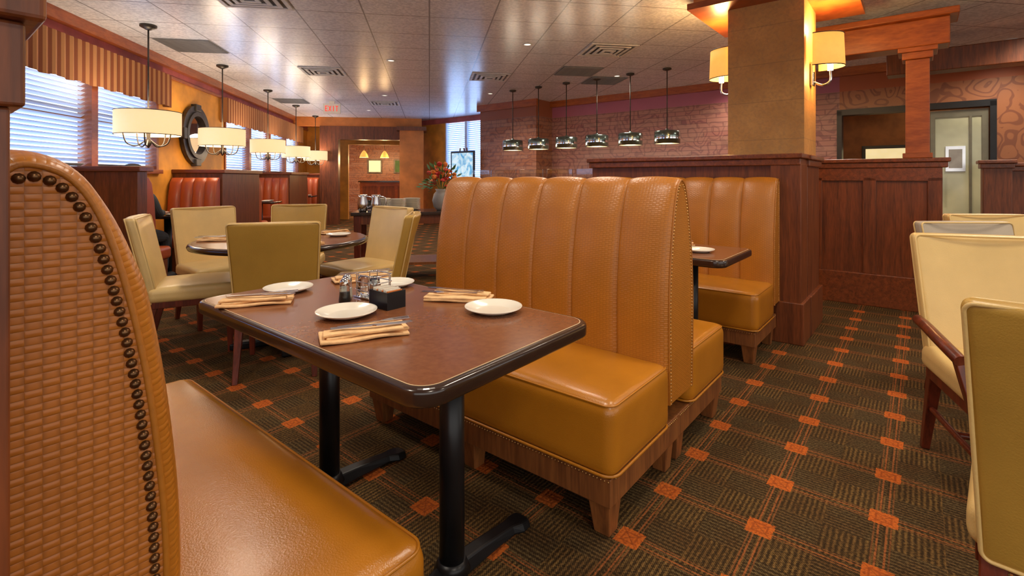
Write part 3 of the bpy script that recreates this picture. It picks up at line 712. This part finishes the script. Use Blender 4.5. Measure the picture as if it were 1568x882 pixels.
# ------------------------------------------------ service console with flowers
ZT=.80
E=empty('buffet_console_table',(-1.25,6.1),0,WA)
boxr('top',-.65,.65,-.32,.32,ZT-.04,ZT,MT['edge'],E,.006); boxr('shelf',-.6,.6,-.28,.28,.18,.21,MT['boothleg'],E)
for i,(a,b2) in enumerate(((-.58,-.26),(.58,-.26),(-.58,.26),(.58,.26))): leg(f'leg_{i+1}',(a,b2,ZT-.04),(a,b2,0),.08,.06,MT['leg'],E)
boxr('apron',-.6,.6,-.28,.28,ZT-.14,ZT-.04,MT['wood'],E)
def wloc(dx,dy): return (-1.25+dx*CW-dy*SW, 6.1+dx*SW+dy*CW)
for dx,dy in((-.15,-.1),(-.34,.1),(.02,.13)):
    E=empty('plate_stack',wloc(dx,dy),ZT,0)
    for k in range(13): lathe(f'plate_{k+1}',[(.001,.0),(.06,.0),(.105,.012),(.107,.015),(.06,.005),(.001,.005)],MT['white'],E,(0,0,k*.011),28,close=False)
for k in range(5):
    E=empty('water_pitcher' if k<2 else 'drinking_glass',wloc((-.53,-.38,-.56,-.56,-.50)[k],(-.2,-.2,-.02,.1,.2)[k]),ZT,0)
    if k<2:
        lathe('body',[(.04,0),(.055,.02),(.06,.10),(.045,.17),(.05,.20)],MT['steel'],E,seg=24); tube('handle',catmull([(.05,0,.18),(.11,0,.16),(.11,0,.08),(.06,0,.05)],4),.008,MT['steel'],E)
    else: lathe('tumbler',[(.025,0),(.033,.12),(.030,.12),(.023,.006),(.001,.006)],MT['glass'],E,seg=20,close=False)
E=empty('flower_arrangement',wloc(.38,-.05),ZT,0)
lathe('vase',[(.05,0),(.09,.04),(.11,.12),(.09,.20),(.06,.235),(.075,.26)],MT['stone'],E,seg=32)
for nm,mt,cnt in(('red_blooms','redf',26),('orange_blooms','orf',20)):
    bm=bmesh.new()
    for k in range(cnt):
        d=Vector((random.gauss(0,1),random.gauss(0,1),random.uniform(-.1,1.5))).normalized(); r=random.uniform(.10,.21)
        Mx=Matrix.Translation(Vector((0,0,.33))+Vector((d.x*r*.9,d.y*r*.9,d.z*r*1.3)))@Matrix.Rotation(random.random()*6,4,'X')
        bmesh.ops.create_icosphere(bm,subdivisions=2,radius=random.uniform(.02,.035),matrix=Mx@Matrix.Diagonal((1,1,.6,1)))
    for v2 in bm.verts: v2.co+=Vector((random.uniform(-1,1),random.uniform(-1,1),random.uniform(-1,1)))*.005
    me=bpy.data.meshes.new(nm); bm.to_mesh(me); bm.free(); link(nm,me,MT[mt],E,False)
vs=[];fs=[]
for k in range(110):
    d=Vector((random.gauss(0,1),random.gauss(0,1),random.uniform(-.3,1.6))).normalized(); r=random.uniform(.12,.30); c=Vector((0,0,.3))+d*r; u2=d.orthogonal().normalized()*.014; n=len(vs)
    vs+=[c-d*.04,c+u2,c+d*.04,c-u2]; fs.append((n,n+1,n+2,n+3))
mesh('leaves',vs,fs,MT['green'],E)
for k in range(14):
    d=Vector((random.gauss(0,.6),random.gauss(0,.6),1)).normalized(); tube('stem',[(0,0,.22),tuple(Vector((0,0,.22))+d*random.uniform(.15,.35))],.003,MT['green'],E,False,1)
# ------------------------------------------------ seated guest
E=empty('seated_person',WW(-3.12,5.90),0,WA+math.pi)
def skin(name,vts,eds,rad,mat,root=0,sub=2):
    me=bpy.data.meshes.new(name); me.from_pydata(vts,eds,[]); o=link(name,me,mat,E); o.modifiers.new('s','SKIN')
    for i,v2 in enumerate(me.skin_vertices[0].data): v2.radius=(rad[i],rad[i]); v2.use_root=(i==root)
    m=o.modifiers.new('ss','SUBSURF'); m.levels=sub; m.render_levels=sub; return o
V=[(0,0,.56),(0,0,.72),(0,-.01,.90),(0,-.01,1.02),(-.17,-.01,.99),(-.22,-.06,.80),(-.17,-.25,.81),(.17,-.01,.99),(.22,-.06,.80),(.17,-.25,.81),(-.10,-.22,.55),(-.10,-.42,.52),(-.10,-.43,.12),(.10,-.22,.55),(.10,-.42,.52),(.10,-.43,.12)]
skin('clothed_body',V,[(0,1),(1,2),(2,3),(3,4),(4,5),(5,6),(3,7),(7,8),(8,9),(0,10),(10,11),(11,12),(0,13),(13,14),(14,15)],[.14,.13,.14,.09,.065,.052,.038,.065,.052,.038,.085,.07,.045,.085,.07,.045],MT['shirt'])
skin('neck_and_head',[(0,-.01,1.02),(0,-.02,1.12),(0,-.04,1.20),(0,-.035,1.27)],[(0,1),(1,2),(2,3)],[.055,.05,.085,.08],MT['skin'])
rbox('hair',(0,-.01,1.26),(.19,.21,.18),.085,MT['hair'],E); rbox('nose',(0,-.125,1.19),(.028,.03,.045),.012,MT['skin'],E)
rbox('mouth',(0,-.122,1.155),(.045,.012,.012),.005,MT['redf'],E)
for s in(-1,1):
    rbox(f'shoe_{"l" if s<0 else "r"}',(s*.10,-.49,.045),(.10,.27,.09),.04,MT['hair'],E)
    rbox(f'ear_{"l" if s<0 else "r"}',(s*.085,-.02,1.19),(.02,.035,.055),.009,MT['skin'],E); rbox(f'eye_{"l" if s<0 else "r"}',(s*.03,-.118,1.205),(.022,.012,.012),.005,MT['hair'],E)
    for k in range(5):
        sx=s*.17+(k-2)*.016*s; L=(.05,.075,.08,.075,.06)[k]
        skin(f'finger_{"l" if s<0 else "r"}_{k}',[(sx,-.27,.805),(sx,-.29-L*.5,.81),(sx,-.28-L,.792)],[(0,1),(1,2)],[.010,.009,.008],MT['skin'],0,1)
    rbox(f'palm_{"l" if s<0 else "r"}',(s*.17,-.275,.805),(.085,.08,.03),.014,MT['skin'],E)
# ------------------------------------------------ ceiling fixtures
lv=simple('louvre_grey',(.25,.25,.25),.5)
def vent(X,Y,kind):
    x=X*CW+Y*SW; t=-X*SW+Y*CW; x=(math.floor(x/.61)+.5)*.61; t=(math.floor(t/.61)+.5)*.61
    if kind=='d':
        E=empty('ceiling_air_diffuser',WW(x,t),0,WA)
        for k,(s,z) in enumerate(((.58,2.742),(.44,2.736),(.30,2.730),(.16,2.724))):
            o=.5*s; w=.035
            for nm,a in(('a',(-o,o,-o,-o+w)),('b',(-o,o,o-w,o)),('c',(-o,-o+w,-o+w,o-w)),('d',(o-w,o,-o+w,o-w))): boxr(f'ring_{k}{nm}',*a,z-.004,z+.005,MT['grille'],E)
        boxr('throat',-.25,.25,-.25,.25,2.746,2.7495,MT['ventdark'],E)
    else:
        E=empty('ceiling_return_grille',WW(x,t),0,WA); boxr('backing',-.29,.29,-.29,.29,2.744,2.7495,MT['ventdark'],E)
        for k in range(18): boxr(f'louvre_{k}',-.28,.28,-.28+k*.032,-.272+k*.032,2.735,2.744,lv,E)
for a in((-2.56,7.54,'d'),(-.34,7.64,'d'),(1.26,6.17,'d'),(.78,7.4,'r'),(-3.6,5.75,'r'),(-2.19,4.48,'d'),(1.43,8.2,'r'),(-4.3,9.9,'r'),(-2.9,10.4,'d')): vent(*a)
def down(X,Y,e=38):
    E=empty('recessed_downlight',(X,Y),0,0)
    lathe('trim_ring',[(.055,2.7495),(.055,2.744),(.04,2.744),(.04,2.7495)],MT['grille'],E,seg=24,close=False)
    lathe('lens',[(.001,2.747),(.04,2.747)],MT['lens'],E,seg=24,close=False)
    li=bpy.data.lights.new('downlight','SPOT'); li.energy=e*1.2; li.color=(1,.88,.72); li.spot_size=math.radians(150); li.spot_blend=.8; li.shadow_soft_size=.2
    lo=bpy.data.objects.new('lamp_light',li); S.collection.objects.link(lo); lo.parent=E; lo.location=(0,0,2.70)
for a in((.18,5.8,50),(-1.6,6.6,50),(1.9,4.6,40),(3.1,2.6,65),(1.3,1.9,55),(-1.7,3.2,55),(-.2,1.6,50),(3.9,6.0,60),(.3,3.6,55),(-2.4,9.4,60),(1.6,7.6,60),(-3.3,11.5,60),(-1.6,.4,65),(.9,-.7,75),(2.9,.4,70),(5.0,4.6,75),(-.4,9.2,70),(5.6,5.6,60),(6.3,7.4,60),(3.4,7.6,60),(6.6,3.6,60)): down(*a)  # some entries are extra lights, added to brighten the right side and far wall
w=bpy.data.worlds.new('World'); S.world=w; w.use_nodes=True; bg=w.node_tree.nodes['Background']; bg.inputs[0].default_value=(1,.96,.90,1); bg.inputs[1].default_value=1.35
cam=bpy.data.cameras.new('Camera'); co=bpy.data.objects.new('Camera',cam); S.collection.objects.link(co)
co.location=(0,0,1.2); co.rotation_euler=(math.radians(90),0,0); cam.lens=17.54; cam.sensor_width=36; cam.shift_y=-.1078; cam.clip_start=.02
S.camera=co
S.view_settings.view_transform='Standard'; S.view_settings.exposure=.30
